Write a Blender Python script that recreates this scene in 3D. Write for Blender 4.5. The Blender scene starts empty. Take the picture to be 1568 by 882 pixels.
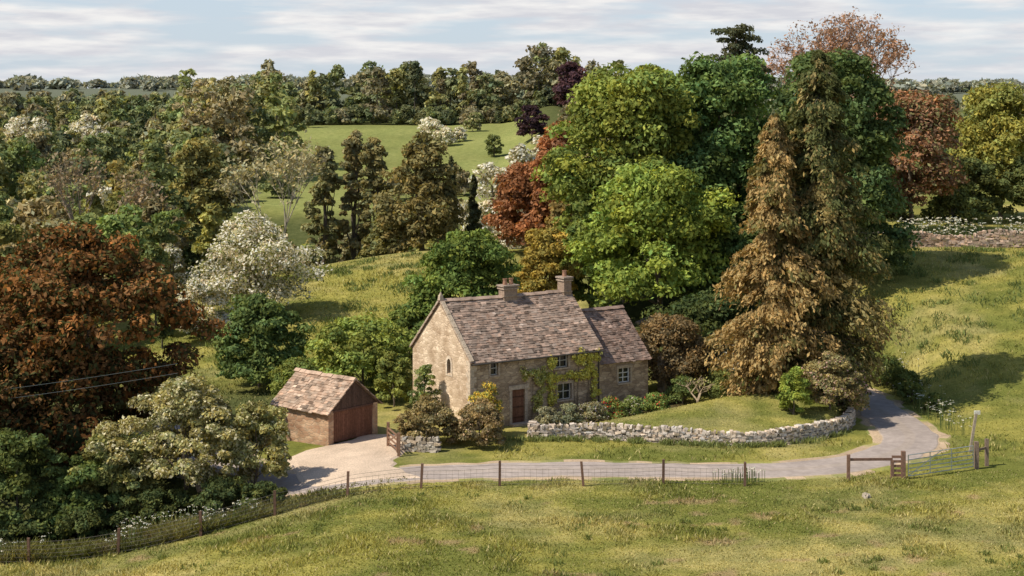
import bpy, math, numpy as np
from mathutils import Matrix, Vector
rng=np.random.default_rng(7)
scn=bpy.context.scene
A=np.array
LG=A([2.25,2.12,1.90])   # overall leaf reflectance gain
# ---------------------------------------------------------------- helpers
def ss(a,b,x):
    t=np.clip((np.asarray(x,float)-a)/(b-a),0,1); return t*t*(3-2*t)
def hsh(i,j,s):
    v=np.sin(i*127.1+j*311.7+s*74.7)*43758.5453
    return v-np.floor(v)
def vn(x,y,sc,seed=0):
    x=np.asarray(x,float)/sc; y=np.asarray(y,float)/sc
    i=np.floor(x); j=np.floor(y); fx=x-i; fy=y-j
    fx=fx*fx*(3-2*fx); fy=fy*fy*(3-2*fy)
    a=hsh(i,j,seed); b=hsh(i+1,j,seed); c=hsh(i,j+1,seed); d=hsh(i+1,j+1,seed)
    return (a*(1-fx)+b*fx)*(1-fy)+(c*(1-fx)+d*fx)*fy
WX=[1.3,4.2,7.8,11.3,14.2,16.5,18.6,20.0]; WY=[87.4,87.4,86.7,85.9,85.9,87.0,89.1,92.5]
def H(X,Y):
    X=np.asarray(X,float); Y=np.asarray(Y,float)
    z=-2.4*ss(-5,-22,X)*(1-.75*ss(78,86,Y))
    z=z+0.12*(vn(X,Y,9,3)-.5)*ss(76,72,Y)
    left=ss(12,-4,X)
    q=(Y-88+.5*(X-24))/46
    x0=23.6-9*ss(106,140,Y)
    z=z+6.6*ss(0,1,q)*ss(0,6,X-x0)*(1-.8*ss(220,420,Y))*(1+.04*(vn(X,Y,7,5)-.5))
    d=(X-.34)*.552-(Y-91.2)*.834
    wy=np.interp(X,WX,WY)
    z=z+(.60+.12*(np.clip(Y,86,98)-87))*ss(1.8,6,d)*ss(20.3,18.2,X)*ss(.2,1.0,Y-wy)*ss(0,2,X-1.5)
    z=z+1.2*ss(97,112,Y)*ss(2,10,X)*(1-ss(14,24,X))
    z=z+(3.2*ss(100,150,Y)*ss(-40,-8,X)+.9*ss(100,150,Y))*(1-ss(160,250,Y)*left)*(1-ss(12,24,X))
    z=z-9.5*ss(152,195,Y)*(1-ss(225,290,Y))*left
    z=z+12*ss(280,470,Y)
    z=z+7*(vn(X,Y,260,9)-.4)*ss(500,800,Y)+14*ss(900,1700,Y)+9*(vn(X,Y*.5,330,19)-.5)*ss(1000,1600,Y)
    z=z+.35*(vn(X,Y,22,4)-.5)*ss(105,130,Y)+.9*(vn(X,Y,45,14)-.5)*ss(290,330,Y)
    return z
def mk(name,Q,C=None,mats=(),mi=None,parent=None,origin=None):
    Q=np.asarray(Q,np.float32).reshape(-1,4,3); n=len(Q)
    if origin is not None: Q=Q-np.asarray(origin,np.float32)
    me=bpy.data.meshes.new(name)
    me.vertices.add(4*n); me.vertices.foreach_set("co",Q.ravel())
    me.loops.add(4*n); me.loops.foreach_set("vertex_index",np.arange(4*n,dtype=np.int32))
    me.polygons.add(n); me.polygons.foreach_set("loop_start",np.arange(n,dtype=np.int32)*4)
    for m in mats: me.materials.append(m)
    if mi is not None: me.polygons.foreach_set("material_index",np.asarray(mi,np.int32))
    if C is not None:
        C=np.asarray(C,np.float32)
        if C.ndim==1: C=np.tile(C,(n,1))
        c4=np.ones((n,4),np.float32); c4[:,:3]=C
        at=me.attributes.new("Col",'FLOAT_COLOR','CORNER')
        at.data.foreach_set("color",np.repeat(c4,4,0).ravel())
    me.update(calc_edges=True)
    ob=bpy.data.objects.new(name,me); scn.collection.objects.link(ob)
    if origin is not None: ob.location=Vector([float(v) for v in origin])
    if parent: ob.parent=parent
    return ob
def nrm(v): return v/np.maximum(np.linalg.norm(v,axis=-1,keepdims=True),1e-6)
def tube(p0,p1,r0,r1,k=6):
    p0=A(p0,float); p1=A(p1,float); d=nrm(p1-p0)
    a=nrm(np.cross(d,[.3,.9,.2] if abs(d[1])<.9 else [1,0,0])); b=np.cross(d,a)
    th=np.arange(k+1)/k*2*math.pi
    ring=np.cos(th)[:,None]*a+np.sin(th)[:,None]*b
    lo=p0+ring*r0; hi=p1+ring*r1
    return np.stack([lo[:-1],lo[1:],hi[1:],hi[:-1]],1)
BF=[(0,3,2,1),(4,5,6,7),(0,1,5,4),(1,2,6,5),(2,3,7,6),(3,0,4,7)]
def box(c,size,ax=(1,0,0),ay=(0,1,0),az=(0,0,1),jit=0,taper=0):
    c=A(c,float); h=A(size,float)/2; ax=A(ax,float);ay=A(ay,float);az=A(az,float)
    v=[]
    for sz in(-1,1):
        for sx,sy in((-1,-1),(1,-1),(1,1),(-1,1)):
            k=1-taper if sz>0 else 1
            v.append(c+ax*sx*h[0]*k+ay*sy*h[1]*k+az*sz*h[2])
    v=A(v)
    if jit: v+=rng.uniform(-jit,jit,v.shape)
    return A([[v[i] for i in f] for f in BF])
# ---------------------------------------------------------------- materials
def mat(name):
    m=bpy.data.materials.new(name); m.use_nodes=True; nt=m.node_tree; nt.nodes.clear()
    o=nt.nodes.new('ShaderNodeOutputMaterial'); return m,nt,o
def N(nt,t,**k):
    n=nt.nodes.new(t)
    for a,b in k.items():
        if a in n.inputs: n.inputs[a].default_value=b
        else: setattr(n,a,b)
    return n
def ramp(nt,pts):
    r=nt.nodes.new('ShaderNodeValToRGB'); e=r.color_ramp.elements
    while len(e)<len(pts): e.new(.5)
    for i,(p,c) in enumerate(pts):
        e[i].position=p; e[i].color=(*c,1) if len(c)==3 else c
    return r
def mix(nt,typ,fac,a,b):
    m=nt.nodes.new('ShaderNodeMix'); m.data_type='RGBA'; m.blend_type=typ
    for s,v in ((m.inputs[0],fac),(m.inputs[6],a),(m.inputs[7],b)):
        if hasattr(v,'node'): nt.links.new(v,s)
        else: s.default_value=v
    return m.outputs[2]
def leafmat(name,tr=.3):
    m,nt,o=mat(name)
    a=N(nt,'ShaderNodeAttribute',attribute_name="Col")
    d=N(nt,'ShaderNodeBsdfDiffuse'); t=N(nt,'ShaderNodeBsdfTranslucent')
    x=N(nt,'ShaderNodeMixShader',Fac=tr)
    tc=mix(nt,'MULTIPLY',1.0,a.outputs['Color'],(1.25,1.15,.6,1))
    nt.links.new(a.outputs['Color'],d.inputs['Color']); nt.links.new(tc,t.inputs['Color'])
    nt.links.new(d.outputs[0],x.inputs[1]); nt.links.new(t.outputs[0],x.inputs[2])
    nt.links.new(x.outputs[0],o.inputs[0]); return m
LEAF=leafmat("leaf",.28); PETAL=leafmat("petal",.2)
def colmat(name,rough=.85,nscale=6,namt=.35,bump=.0,metal=0,coord='Object'):
    m,nt,o=mat(name)
    a=N(nt,'ShaderNodeAttribute',attribute_name="Col"); tc=N(nt,'ShaderNodeTexCoord')
    n=N(nt,'ShaderNodeTexNoise',Scale=nscale,Detail=6.0,Roughness=.65)
    nt.links.new(tc.outputs[coord],n.inputs['Vector'])
    r=ramp(nt,[(.3,(1-namt,)*3),(.7,(1+namt,)*3)]); nt.links.new(n.outputs['Fac'],r.inputs[0])
    c=mix(nt,'MULTIPLY',1.0,a.outputs['Color'],r.outputs[0])
    b=N(nt,'ShaderNodeBsdfPrincipled',Roughness=rough,Metallic=metal)
    b.inputs['Specular IOR Level'].default_value=.15
    nt.links.new(c,b.inputs['Base Color'])
    if bump:
        bp=N(nt,'ShaderNodeBump',Strength=bump,Distance=.05); nt.links.new(n.outputs['Fac'],bp.inputs['Height'])
        nt.links.new(bp.outputs[0],b.inputs['Normal'])
    nt.links.new(b.outputs[0],o.inputs[0]); return m
BARK=colmat("bark",.95,5,.4,.5); STONE=colmat("dry_stone",.95,9,.35,.6); SLATE=colmat("stone_slate",.95,1.7,.40,.4)
WOOD=colmat("weathered_wood",.85,8,.3,.3); METAL=colmat("galvanised_metal",.45,5,.15,0,.6)
PAINT=colmat("painted_wood",.6,4,.1); GRAVEL=colmat("gravel",.95,14,.3,.5); TARMAC=colmat("tarmac",.9,2,.18,.2)
def stonewall(name,c1,c2,mort,lo=(.64,.58,.52)):
    m,nt,o=mat(name); tc=N(nt,'ShaderNodeTexCoord')
    mp=N(nt,'ShaderNodeMapping'); mp.inputs['Scale'].default_value=(2.4,2.4,6.0)
    nt.links.new(tc.outputs['Object'],mp.inputs[0])
    ns=N(nt,'ShaderNodeTexNoise',Scale=1.5,Detail=3.0); nt.links.new(mp.outputs[0],ns.inputs['Vector'])
    ad=N(nt,'ShaderNodeVectorMath',operation='MULTIPLY_ADD'); nt.links.new(ns.outputs['Color'],ad.inputs[0])
    ad.inputs[1].default_value=(.5,.5,.4); nt.links.new(mp.outputs[0],ad.inputs[2])
    v=N(nt,'ShaderNodeTexVoronoi',Scale=1.0); nt.links.new(ad.outputs[0],v.inputs['Vector'])
    e=N(nt,'ShaderNodeTexVoronoi',Scale=1.0,feature='DISTANCE_TO_EDGE'); nt.links.new(ad.outputs[0],e.inputs['Vector'])
    sx=N(nt,'ShaderNodeSeparateXYZ'); nt.links.new(v.outputs['Color'],sx.inputs[0])
    r=ramp(nt,[(0,c1),(1,c2)]); nt.links.new(sx.outputs[0],r.inputs[0])
    er=ramp(nt,[(.0,(0,0,0)),(.09,(1,1,1))]); nt.links.new(e.outputs['Distance'],er.inputs[0])
    c=mix(nt,'MIX',er.outputs[0],(*mort,1),r.outputs[0])
    n2=N(nt,'ShaderNodeTexNoise',Scale=.9,Detail=6.0,Roughness=.6); nt.links.new(tc.outputs['Object'],n2.inputs['Vector'])
    r2=ramp(nt,[(.34,lo),(.62,(1.1,1.08,1.04))]); nt.links.new(n2.outputs['Fac'],r2.inputs[0])
    c=mix(nt,'MULTIPLY',1.0,c,r2.outputs[0])
    b=N(nt,'ShaderNodeBsdfPrincipled',Roughness=.95); b.inputs['Specular IOR Level'].default_value=.1
    bp=N(nt,'ShaderNodeBump',Strength=.5,Distance=.03); nt.links.new(er.outputs[0],bp.inputs['Height'])
    nt.links.new(c,b.inputs['Base Color']); nt.links.new(bp.outputs[0],b.inputs['Normal']); nt.links.new(b.outputs[0],o.inputs[0]); return m
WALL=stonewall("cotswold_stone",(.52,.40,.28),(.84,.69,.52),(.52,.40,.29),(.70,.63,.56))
WALL_F=stonewall("shaded_brown_cotswold_stone",(.29,.215,.15),(.56,.44,.31),(.27,.205,.15))  # front and extension: browner stone, with shade put into its colour
WALL2=stonewall("garage_stone",(.40,.24,.155),(.62,.43,.29),(.40,.31,.23))
def glassm():
    m,nt,o=mat("window_glass"); b=N(nt,'ShaderNodeBsdfPrincipled',Roughness=.08)
    b.inputs['Base Color'].default_value=(.015,.018,.02,1); nt.links.new(b.outputs[0],o.inputs[0]); return m
GLASS=glassm()
# ---------------------------------------------------------------- ground
def gcol(X,Y):
    X=np.asarray(X,float);Y=np.asarray(Y,float)
    g=A([.315,.295,.080]); g2=A([.43,.375,.14]); g3=A([.15,.175,.045])
    n1=vn(X,Y,5,1)*.5+vn(X,Y,1.6,2)*.3+vn(X,Y,.6,12)*.2; n2=vn(X,Y*1.5,11,6)*.4+vn(X,Y*1.6,3,8)*.35+vn(X,Y*1.4,1.1,18)*.25
    c=g+(g2-g)*ss(.42,.8,n1)[...,None]+(g3-g)*(ss(.60,.30,n2)*.85)[...,None]
    e=ss(.76,.84,vn(X,Y*1.8,1.7,21)*.75+vn(X,Y,.5,22)*.25)*ss(80,74,Y)
    c=c+(A([.42,.29,.18])-c)*(e*.6)[...,None]
    t=X/np.maximum(Y,1)
    w=ss(150,165,Y)*ss(285,270,Y)*ss(6,-6,X)
    w=np.maximum(w,ss(-.20,-.23,t)*ss(135,150,Y))
    w=np.maximum(w,ss(-13,-16,X)*ss(74.6,76.5,Y+ (X+12)*-.12)*ss(112,100,Y))
    w=np.maximum(w,ss(452,460,Y))
    w=np.maximum(w,ss(4,8,X)*ss(28,22,X)*ss(100,106,Y)*ss(150,140,Y))
    w=np.maximum(w,ss(2,8,X)*ss(150,175,Y)*ss(.3,.2,t))
    c=c+(A([.10,.115,.045])-c)*w[...,None]
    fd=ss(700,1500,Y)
    c=c+(A([.16,.18,.14])-c)*fd[...,None]  # far ground greyed, distance haze painted into its colour
    far=ss(165,290,Y)*(1-w)
    fc=A([.235,.265,.095])*(0.68+.35*vn(X,Y,18,31)+.3*vn(X*.4,Y,6,32))[...,None]
    c=c+(fc-c)*(far*.85)[...,None]
    bed=ss(3.6,1.8,(X-.34)*.552-(Y-91.2)*.834)*ss(-.5,0.2,(X-.34)*.552-(Y-91.2)*.834)*ss(1,2,X)*ss(13,10,X)
    c=c+(A([.12,.10,.05])-c)*bed[...,None]
    return np.clip(c,0,1)
def axis(a,b,step,lo,hi,g=1.055):
    mid=list(np.arange(a,b,step)); s=step; x=mid[-1]; up=[]
    while x<hi: s*=g; x+=s; up.append(x)
    s=step; x=a; dn=[]
    while x>lo: s*=g; x-=s; dn.append(x)
    return A(dn[::-1]+mid+up)
gx=axis(-30,44,.4,-2600,2600); gy=axis(58,132,.4,-60,4000,1.03)
GX,GY=np.meshgrid(gx,gy); GZ=H(GX,GY)
nx,ny=len(gx),len(gy)
me=bpy.data.meshes.new("ground")
me.vertices.add(nx*ny); me.vertices.foreach_set("co",np.stack([GX,GY,GZ],-1).astype(np.float32).ravel())
idx=np.arange(nx*ny).reshape(ny,nx)
F=np.stack([idx[:-1,:-1],idx[:-1,1:],idx[1:,1:],idx[1:,:-1]],-1).reshape(-1,4)
me.loops.add(F.size); me.loops.foreach_set("vertex_index",F.ravel().astype(np.int32))
me.polygons.add(len(F)); me.polygons.foreach_set("loop_start",np.arange(len(F),dtype=np.int32)*4)
at=me.attributes.new("Col",'FLOAT_COLOR','POINT')
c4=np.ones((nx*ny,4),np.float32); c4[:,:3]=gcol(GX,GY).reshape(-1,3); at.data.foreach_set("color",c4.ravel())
me.polygons.foreach_set("use_smooth",np.ones(len(F),bool)); me.update(calc_edges=True)
gr=bpy.data.objects.new("ground",me); scn.collection.objects.link(gr)
m,nt,o=mat("pasture"); a=N(nt,'ShaderNodeAttribute',attribute_name="Col"); tc=N(nt,'ShaderNodeTexCoord')
n1=N(nt,'ShaderNodeTexNoise',Scale=.8,Detail=10.0,Roughness=.75); nt.links.new(tc.outputs['Object'],n1.inputs['Vector'])
n2=N(nt,'ShaderNodeTexNoise',Scale=7.0,Detail=4.0,Roughness=.7); nt.links.new(tc.outputs['Object'],n2.inputs['Vector'])
r1=ramp(nt,[(.3,(.62,.66,.58)),(.7,(1.3,1.22,1.2))]); nt.links.new(n1.outputs['Fac'],r1.inputs[0])
r2=ramp(nt,[(.3,(.7,.72,.7)),(.7,(1.22,1.18,1.15))]); nt.links.new(n2.outputs['Fac'],r2.inputs[0])
c=mix(nt,'MULTIPLY',1.0,a.outputs['Color'],r1.outputs[0]); c=mix(nt,'MULTIPLY',1.0,c,r2.outputs[0])
b=N(nt,'ShaderNodeBsdfDiffuse'); bp=N(nt,'ShaderNodeBump',Strength=.8,Distance=.12); nt.links.new(n2.outputs['Fac'],bp.inputs['Height'])
nt.links.new(bp.outputs[0],b.inputs['Normal']); nt.links.new(c,b.inputs['Color']); nt.links.new(b.outputs[0],o.inputs[0])
me.materials.append(m)
# ---------------------------------------------------------------- road + drive
def smoothpath(P,step=.4):
    P=A(P,float); out=[]
    for i in range(len(P)-1):
        p0=P[max(i-1,0)];p1=P[i];p2=P[i+1];p3=P[min(i+2,len(P)-1)]
        n=max(2,int(np.linalg.norm(p2-p1)/step))
        for k in range(n):
            t=k/n
            out.append(.5*((2*p1)+(-p0+p2)*t+(2*p0-5*p1+4*p2-p3)*t*t+(-p0+3*p1-3*p2+p3)*t**3))
    out.append(P[-1]); return A(out)
RP=smoothpath([(-22,97),(-19.5,90),(-16.2,84.5),(-12.5,80.5),(-8.5,78.5),(-4.5,79.3),(0,79.9),(4,80.1),(8.8,79.8),(13.8,80.0),(17.5,81.3),(20.5,83.9),(22.2,87.4),(22.5,91.5),(22.3,96.6),(22.0,101),(20.8,107),(17,113),(10,118)])
def strip(name,P,hw,ncol,dz,col,m,colfn=None,noise=.1):
    T=nrm(np.gradient(P,axis=0)); Nn=np.stack([-T[:,1],T[:,0]],1)
    hw=np.broadcast_to(hw,(len(P),))
    u=np.linspace(-1,1,ncol); jl=noise*(vn(np.arange(len(P)),0,2.5,41)-.5); jr=noise*(vn(np.arange(len(P)),0,2.5,42)-.5)
    G=P[:,None,:]+Nn[:,None,:]*(u[None,:]*(hw+0)[:,None]+np.where(u>0,jl[:,None],jr[:,None])*abs(u))[...,None]
    Z=H(G[...,0],G[...,1])+dz; Z[:,0]-=dz+.05; Z[:,-1]-=dz+.05
    V=np.concatenate([G,Z[...,None]],-1)
    Q=np.stack([V[:-1,:-1],V[:-1,1:],V[1:,1:],V[1:,:-1]],2).reshape(-1,4,3)
    cc=Q.mean(1); uu=np.tile((u[:-1]+u[1:])/2,len(P)-1)
    C=np.tile(A(col),(len(Q),1)) if colfn is None else colfn(cc,uu)
    return mk(name,Q[:,::-1],C,[m])
def verge(cc,u):
    e=A([.46,.34,.22]); C=np.tile(e,(len(cc),1))*(0.8+.4*vn(cc[:,0],cc[:,1],.7,3))[:,None]
    g=gcol(cc[:,0],cc[:,1]); k=ss(.74,.96,abs(u)+.7*(vn(cc[:,0],cc[:,1],1.1,5)-.5))
    return C+(g-C)*k[:,None]
strip("dirt_verge",RP,2.35,13,.025,0,GRAVEL,verge,.7)
def roadc(cc,u):
    C=np.tile(A([.365,.305,.265]),(len(cc),1))
    C=C*(1+.25*(vn(cc[:,0],cc[:,1],2.5,7)-.5)+.15*(vn(cc[:,0],cc[:,1],.7,17)-.5))[:,None]
    k=ss(.25,.0,abs(u))*.35+ss(.8,1,abs(u)); C=C+(A([.40,.31,.20])-C)*(k[:,None]*.5)
    return C
strip("country_lane",RP,1.72,13,.05,0,TARMAC,roadc,.35)
dy=[77.9,79,80.5,82,84,85,86,87,88,89.0]; dl=[-9.6,-10.8,-11.2,-11.7,-12.1,-11.7,-10.3,-9.4,-8.5,-7.5]; dr=[-4.2,-4.9,-5.7,-6.1,-5.7,-5.5,-5.6,-5.8,-5.9,-6.2]
ys=np.arange(77.9,89,.3); L=np.interp(ys,dy,dl)+.4*(vn(ys,0,.8,1)-.5); R=np.interp(ys,dy,dr)+.5*(vn(ys,0,.8,2)-.5)
u=np.linspace(0,1,20); X=L[:,None]+(R-L)[:,None]*u; Y=np.repeat(ys[:,None],20,1); Z=H(X,Y)+.065; Z[:,0]-=.12; Z[:,-1]-=.12; Z[-1]-=.12; Z[0]-=.05
V=np.stack([X,Y,Z],-1); Q=np.stack([V[:-1,:-1],V[:-1,1:],V[1:,1:],V[1:,:-1]],2).reshape(-1,4,3); cc=Q.mean(1)
mk("gravel_driveway",Q,A([.58,.45,.33])*(0.75+.25*vn(cc[:,0],cc[:,1],1.2,4)+.2*vn(cc[:,0],cc[:,1],.5,14))[:,None],[GRAVEL])
# ---------------------------------------------------------------- foliage
def leafq(C,R,col,n,s,spread=.7,up=.3,lo=-.35,shell=.45,col2=None,frac=0,asp=.55,gain=None):
    C=A(C,float);M=len(C)
    if M==0: return np.zeros((0,4,3)),np.zeros((0,3))
    R=np.broadcast_to(A(R,float).reshape(M,-1),(M,3)); col=np.broadcast_to(A(col,float),(M,3)); s=np.broadcast_to(A(s,float),(M,))
    d=nrm(rng.normal(size=(M,n,3))); z=d[...,2]; d[...,2]=np.where(z<lo,-z,z)
    r=shell+(1.15-shell)*rng.random((M,n,1))**.75
    P=C[:,None]+d*r*R[:,None]
    nn=nrm(d+spread*rng.normal(size=d.shape)+A([0,0,up]))
    t=nrm(np.cross(nn,rng.normal(size=d.shape))); b=np.cross(nn,t)
    sz=(s[:,None]*(.5+1.0*rng.random((M,n))))[...,None]
    Q=np.stack([P-t*sz,P-b*sz*asp,P+t*sz,P+b*sz*asp],2)
    g=LG if gain is None else gain
    cc=g*col[:,None]*(.7+.6*rng.random((M,n,1)))*(1+.09*rng.normal(size=(M,n,1))*A([1,.2,-.6]))
    if col2 is not None:
        k=rng.random((M,n,1))<frac; cc=np.where(k,A(col2)*g*(.7+.6*rng.random((M,n,1))),cc)
    return Q.reshape(-1,4,3),np.clip(cc.reshape(-1,3),.004,A([.82,.785,.68]))
def crownclumps(x,y,zg,h,w,hb,ncl,lob=.25,topn=.35,rc=.13,wd=None,sq=.3):
    wd=wd or w
    d=nrm(rng.normal(size=(ncl,3))); d[:,2]=np.where(d[:,2]<-.8,-d[:,2],d[:,2])
    rad=.45+.55*rng.random(ncl)**.45
    az=np.arctan2(d[:,1],d[:,0]); p=rng.random(4)*6.28
    f=1+lob*(.5*np.sin(2*az+p[0]+2*d[:,2])+.5*np.sin(5*d[:,2]+p[1]+az)+.35*np.sin(4*az+p[2]-6*d[:,2]))
    r=rc*w*(.6+.8*rng.random(ncl))
    hz=(h-hb)/2
    k=1-topn*np.clip(d[:,2],0,1)**1.5
    k=k*np.where(d[:,2]<0,(1-d[:,2]**2+.02)**(-sq),(1-d[:,2]**2+.02)**(-sq*.35))
    cx=x+d[:,0]*rad*f*(w/2-rc*w*.6)*k; cy=y+d[:,1]*rad*f*(wd/2-rc*w*.6)*k
    cz=zg+hb+hz+d[:,2]*rad*(.85+.15*f)*(hz-rc*w*.4)
    return np.stack([cx,cy,cz],1),np.stack([r,r,r*.7],1)
def trunkq(x,y,zg,h,r,tops,lean=(0,0),nl=8,split=.3):
    Q=[]; p=A([x,y,zg-.3]); tip=A([x+lean[0],y+lean[1],zg+h*.8]); K=6; prev=p; pts=[p]
    for i in range(1,K+1):
        t=i/K; q=p+(tip-p)*t+A([rng.normal()*.009*h,rng.normal()*.009*h,0])*(i<K); Q.append(tube(prev,q,r*(1-.85*(i-1)/K),r*(1-.85*i/K),7)); prev=q; pts.append(q)
    if len(tops):
        sel=rng.choice(len(tops),min(nl,len(tops)),replace=False)
        for j in sel:
            e=tops[j]; t=split+.5*rng.random()*(1-split); t=min(t,max(.12,(e[2]-zg)/h*.75)); k=t*K; i=int(min(K-1,k)); s=pts[i]+(pts[i+1]-pts[i])*(k-i)
            m=(s+e)/2+A([0,0,.03*h]); rr=r*(1-.85*t)*.5
            Q+= [tube(s,m,rr,rr*.6,5),tube(m,e,rr*.6,rr*.15,5)]
    return np.concatenate(Q)
def finish(name,x,y,zg,LQ,LC,TQ,bark=(.15,.12,.09)):
    Q=np.concatenate([TQ,LQ]); C=np.concatenate([np.tile(A(bark),(len(TQ),1)),LC])
    mi=np.r_[np.ones(len(TQ)),np.zeros(len(LQ))]
    return mk(name,Q,C,[LEAF,BARK],mi,origin=(x,y,zg))
def tree(name,x,y,h,w,col,ncl=90,nl=240,s=.24,hb=None,zg=None,col2=None,frac=0,lob=.28,topn=.35,rc=.115,lean=(0,0),tr=None,cvar=.6,wd=None,yl=.25,dark=0,top=None,sq=.3):
    zg=float(H(x,y)) if zg is None else zg
    if top is not None: h=top-zg
    hb=h*.12 if hb is None else hb
    ncl=int(ncl*1.35); nl=int(nl*.78); s=s*.9
    C,R=crownclumps(x,y,zg,h,w,hb,ncl,lob,topn,rc,wd,sq)
    C[:,0]+=lean[0]*(C[:,2]-zg)/h; C[:,1]+=lean[1]*(C[:,2]-zg)/h
    cc=A(col)*(1-cvar/2+cvar*rng.random((ncl,1)))*(1+yl*(rng.random((ncl,1))-.4)*A([1,.35,-.5]))
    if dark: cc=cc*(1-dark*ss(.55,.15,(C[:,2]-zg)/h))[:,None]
    LQ,LC=leafq(C,R,cc,nl,s,col2=col2,frac=frac)
    TQ=trunkq(x,y,zg,h,tr or max(.06,h*.02),C,lean)
    return finish(name,x,y,zg,LQ,LC,TQ)
def conifer(name,x,y,h,w,col,col2,s=.17,nb=240,per=130,hb=.4,droop=.35,pw=.8,zg=None,frac=.45,irreg=.3,grad=0):
    zg=float(H(x,y)) if zg is None else zg
    t=rng.random(nb)**1.15; t=np.sort(t); az=rng.random(nb)*6.283
    sec=1+irreg*np.sin(az*2+1.3+4*t)*.6
    L=(w/2)*((1-t)**pw*.95+.05)*(1-.35*ss(.18,.0,t))*(.5+.65*rng.random(nb))*sec
    z0=zg+hb+t*(h-hb)*.985
    u=rng.random((nb,per))**.6
    lat=rng.normal(size=(nb,per))*.15*L[:,None]*(1.1-u*.5)
    dirx=np.cos(az)[:,None];diry=np.sin(az)[:,None]
    px=x+dirx*u*L[:,None]-diry*lat; py=y+diry*u*L[:,None]+dirx*lat
    pz=z0[:,None]+L[:,None]*(.22*u*(1-t)[:,None]-droop*u**2)-abs(lat)*.5-rng.random((nb,per))**2*.55*(.4+.25*L[:,None])
    P=np.stack([px,py,pz],-1)
    nn=nrm(np.stack([dirx*.6+0*u,diry*.6+0*u,.7+0*u],-1)+.5*rng.normal(size=P.shape))
    tt=nrm(np.stack([dirx*.5+0*u,diry*.5+0*u,-.7-.0*u],-1)+.45*rng.normal(size=P.shape)); b=nrm(np.cross(nn,tt))
    sz=s*(.5+.9*rng.random((nb,per,1)))
    Q=np.stack([P-tt*sz,P-b*sz*.45,P+tt*sz,P+b*sz*.45],2).reshape(-1,4,3)
    fr=(frac+grad*(t-.5))[:,None,None]
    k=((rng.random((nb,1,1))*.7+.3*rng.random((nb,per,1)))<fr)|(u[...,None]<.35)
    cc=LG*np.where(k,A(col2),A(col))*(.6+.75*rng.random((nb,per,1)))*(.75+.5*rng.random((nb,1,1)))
    cc=cc*(1+.08*rng.normal(size=(nb,per,1))*A([1,.2,-.5]))
    TQ=[tube((x,y,zg-.3),(x,y,zg+h*.97),h*.02,.03,8)]
    for i in range(0,nb,2):
        TQ.append(tube((x,y,z0[i]),(x+math.cos(az[i])*L[i]*.8,y+math.sin(az[i])*L[i]*.8,z0[i]+L[i]*.8*(.22*(1-t[i])-droop*.8)),.05,.012,4))
    return finish(name,x,y,zg,Q,np.clip(cc.reshape(-1,3),.004,.9),np.concatenate(TQ))
def barebranch(x,y,zg,h,w,depth=6,r=.3,bole=.25):
    Q=[];tips=[]
    def rec(p,d,l,r,k):
        q=p+d*l; Q.append(tube(p,q,r,r*.68,5 if k<depth-2 else 4))
        if k>=2: tips.append(q)
        if k==depth: return
        for _ in range(3 if k in(0,1) else (2 if rng.random()<.6 else 3)):
            v=rng.normal(size=3); v[2]*=.5; nd=nrm(d*.9+v*.42*(w/h+.45)+A([0,0,.12])); rec(q,nd,l*(.66+.22*rng.random()),r*.62,k+1)
    rec(A([x,y,zg-.2]),A([0,0,1.]),h*bole,r,0)
    return np.concatenate(Q),A(tips)
def baretree(name,x,y,h,w,leafc,bark,nleaf=6,s=.16,rad=.5,depth=6,r=.28,bole=.25,frac=1,top=None):
    zg=float(H(x,y))
    if top is not None: h=top-zg
    TQ,T=barebranch(x,y,zg,h,w,depth,r,bole=bole)
    k=h/(T[:,2].max()-zg); kx=w/2/np.percentile(abs(np.r_[T[:,0]-x,T[:,1]-y]),95)
    for Z in(TQ,T):
        Z[...,2]=zg+(Z[...,2]-zg)*k; Z[...,0]=x+(Z[...,0]-x)*kx; Z[...,1]=y+(Z[...,1]-y)*kx
    sel=T[rng.random(len(T))<frac]
    LQ,LC=leafq(sel,np.full((len(sel),1),rad),leafc,nleaf,s,shell=.1)
    return finish(name,x,y,zg,LQ,LC,TQ,bark)
GRN=(.078,.112,.032); COP=(.135,.068,.037); WHT=(.42,.40,.35)
# --- left foreground group
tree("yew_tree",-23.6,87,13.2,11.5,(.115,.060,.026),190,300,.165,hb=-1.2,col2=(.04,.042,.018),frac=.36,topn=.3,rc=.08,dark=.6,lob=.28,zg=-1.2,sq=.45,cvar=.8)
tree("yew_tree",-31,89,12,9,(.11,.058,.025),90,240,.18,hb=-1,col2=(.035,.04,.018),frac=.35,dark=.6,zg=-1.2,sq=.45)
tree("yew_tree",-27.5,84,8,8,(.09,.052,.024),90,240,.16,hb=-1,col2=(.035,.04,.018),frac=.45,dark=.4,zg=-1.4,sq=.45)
tree("willow_tree",-16.6,79.6,6.4,7.4,(.150,.150,.072),140,320,.105,hb=0,rc=.07,lob=.45,topn=.5,col2=(.30,.29,.21),frac=.22,sq=.4,cvar=.7)
tree("willow_tree",-13.0,79.6,4.6,4.2,(.14,.142,.06),70,260,.10,hb=0,rc=.085,col2=(.28,.27,.17),frac=.16,sq=.4)
tree("elder_bush",-19.9,78.2,4.6,4.6,(.10,.11,.045),60,240,.11,hb=-.3,rc=.10)
tree("laurel_bush",-24.2,76.6,5.2,5.0,(.052,.070,.026),80,240,.12,hb=-.6,rc=.085,sq=.4,cvar=.9)
tree("laurel_bush",-21.2,77.2,3.6,4.0,(.052,.075,.026),50,240,.12,hb=-.4,rc=.095,cvar=.9)
tree("laurel_bush",-28.2,76.2,5.5,5.0,(.05,.068,.025),60,200,.13,hb=-.6,rc=.095)
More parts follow.
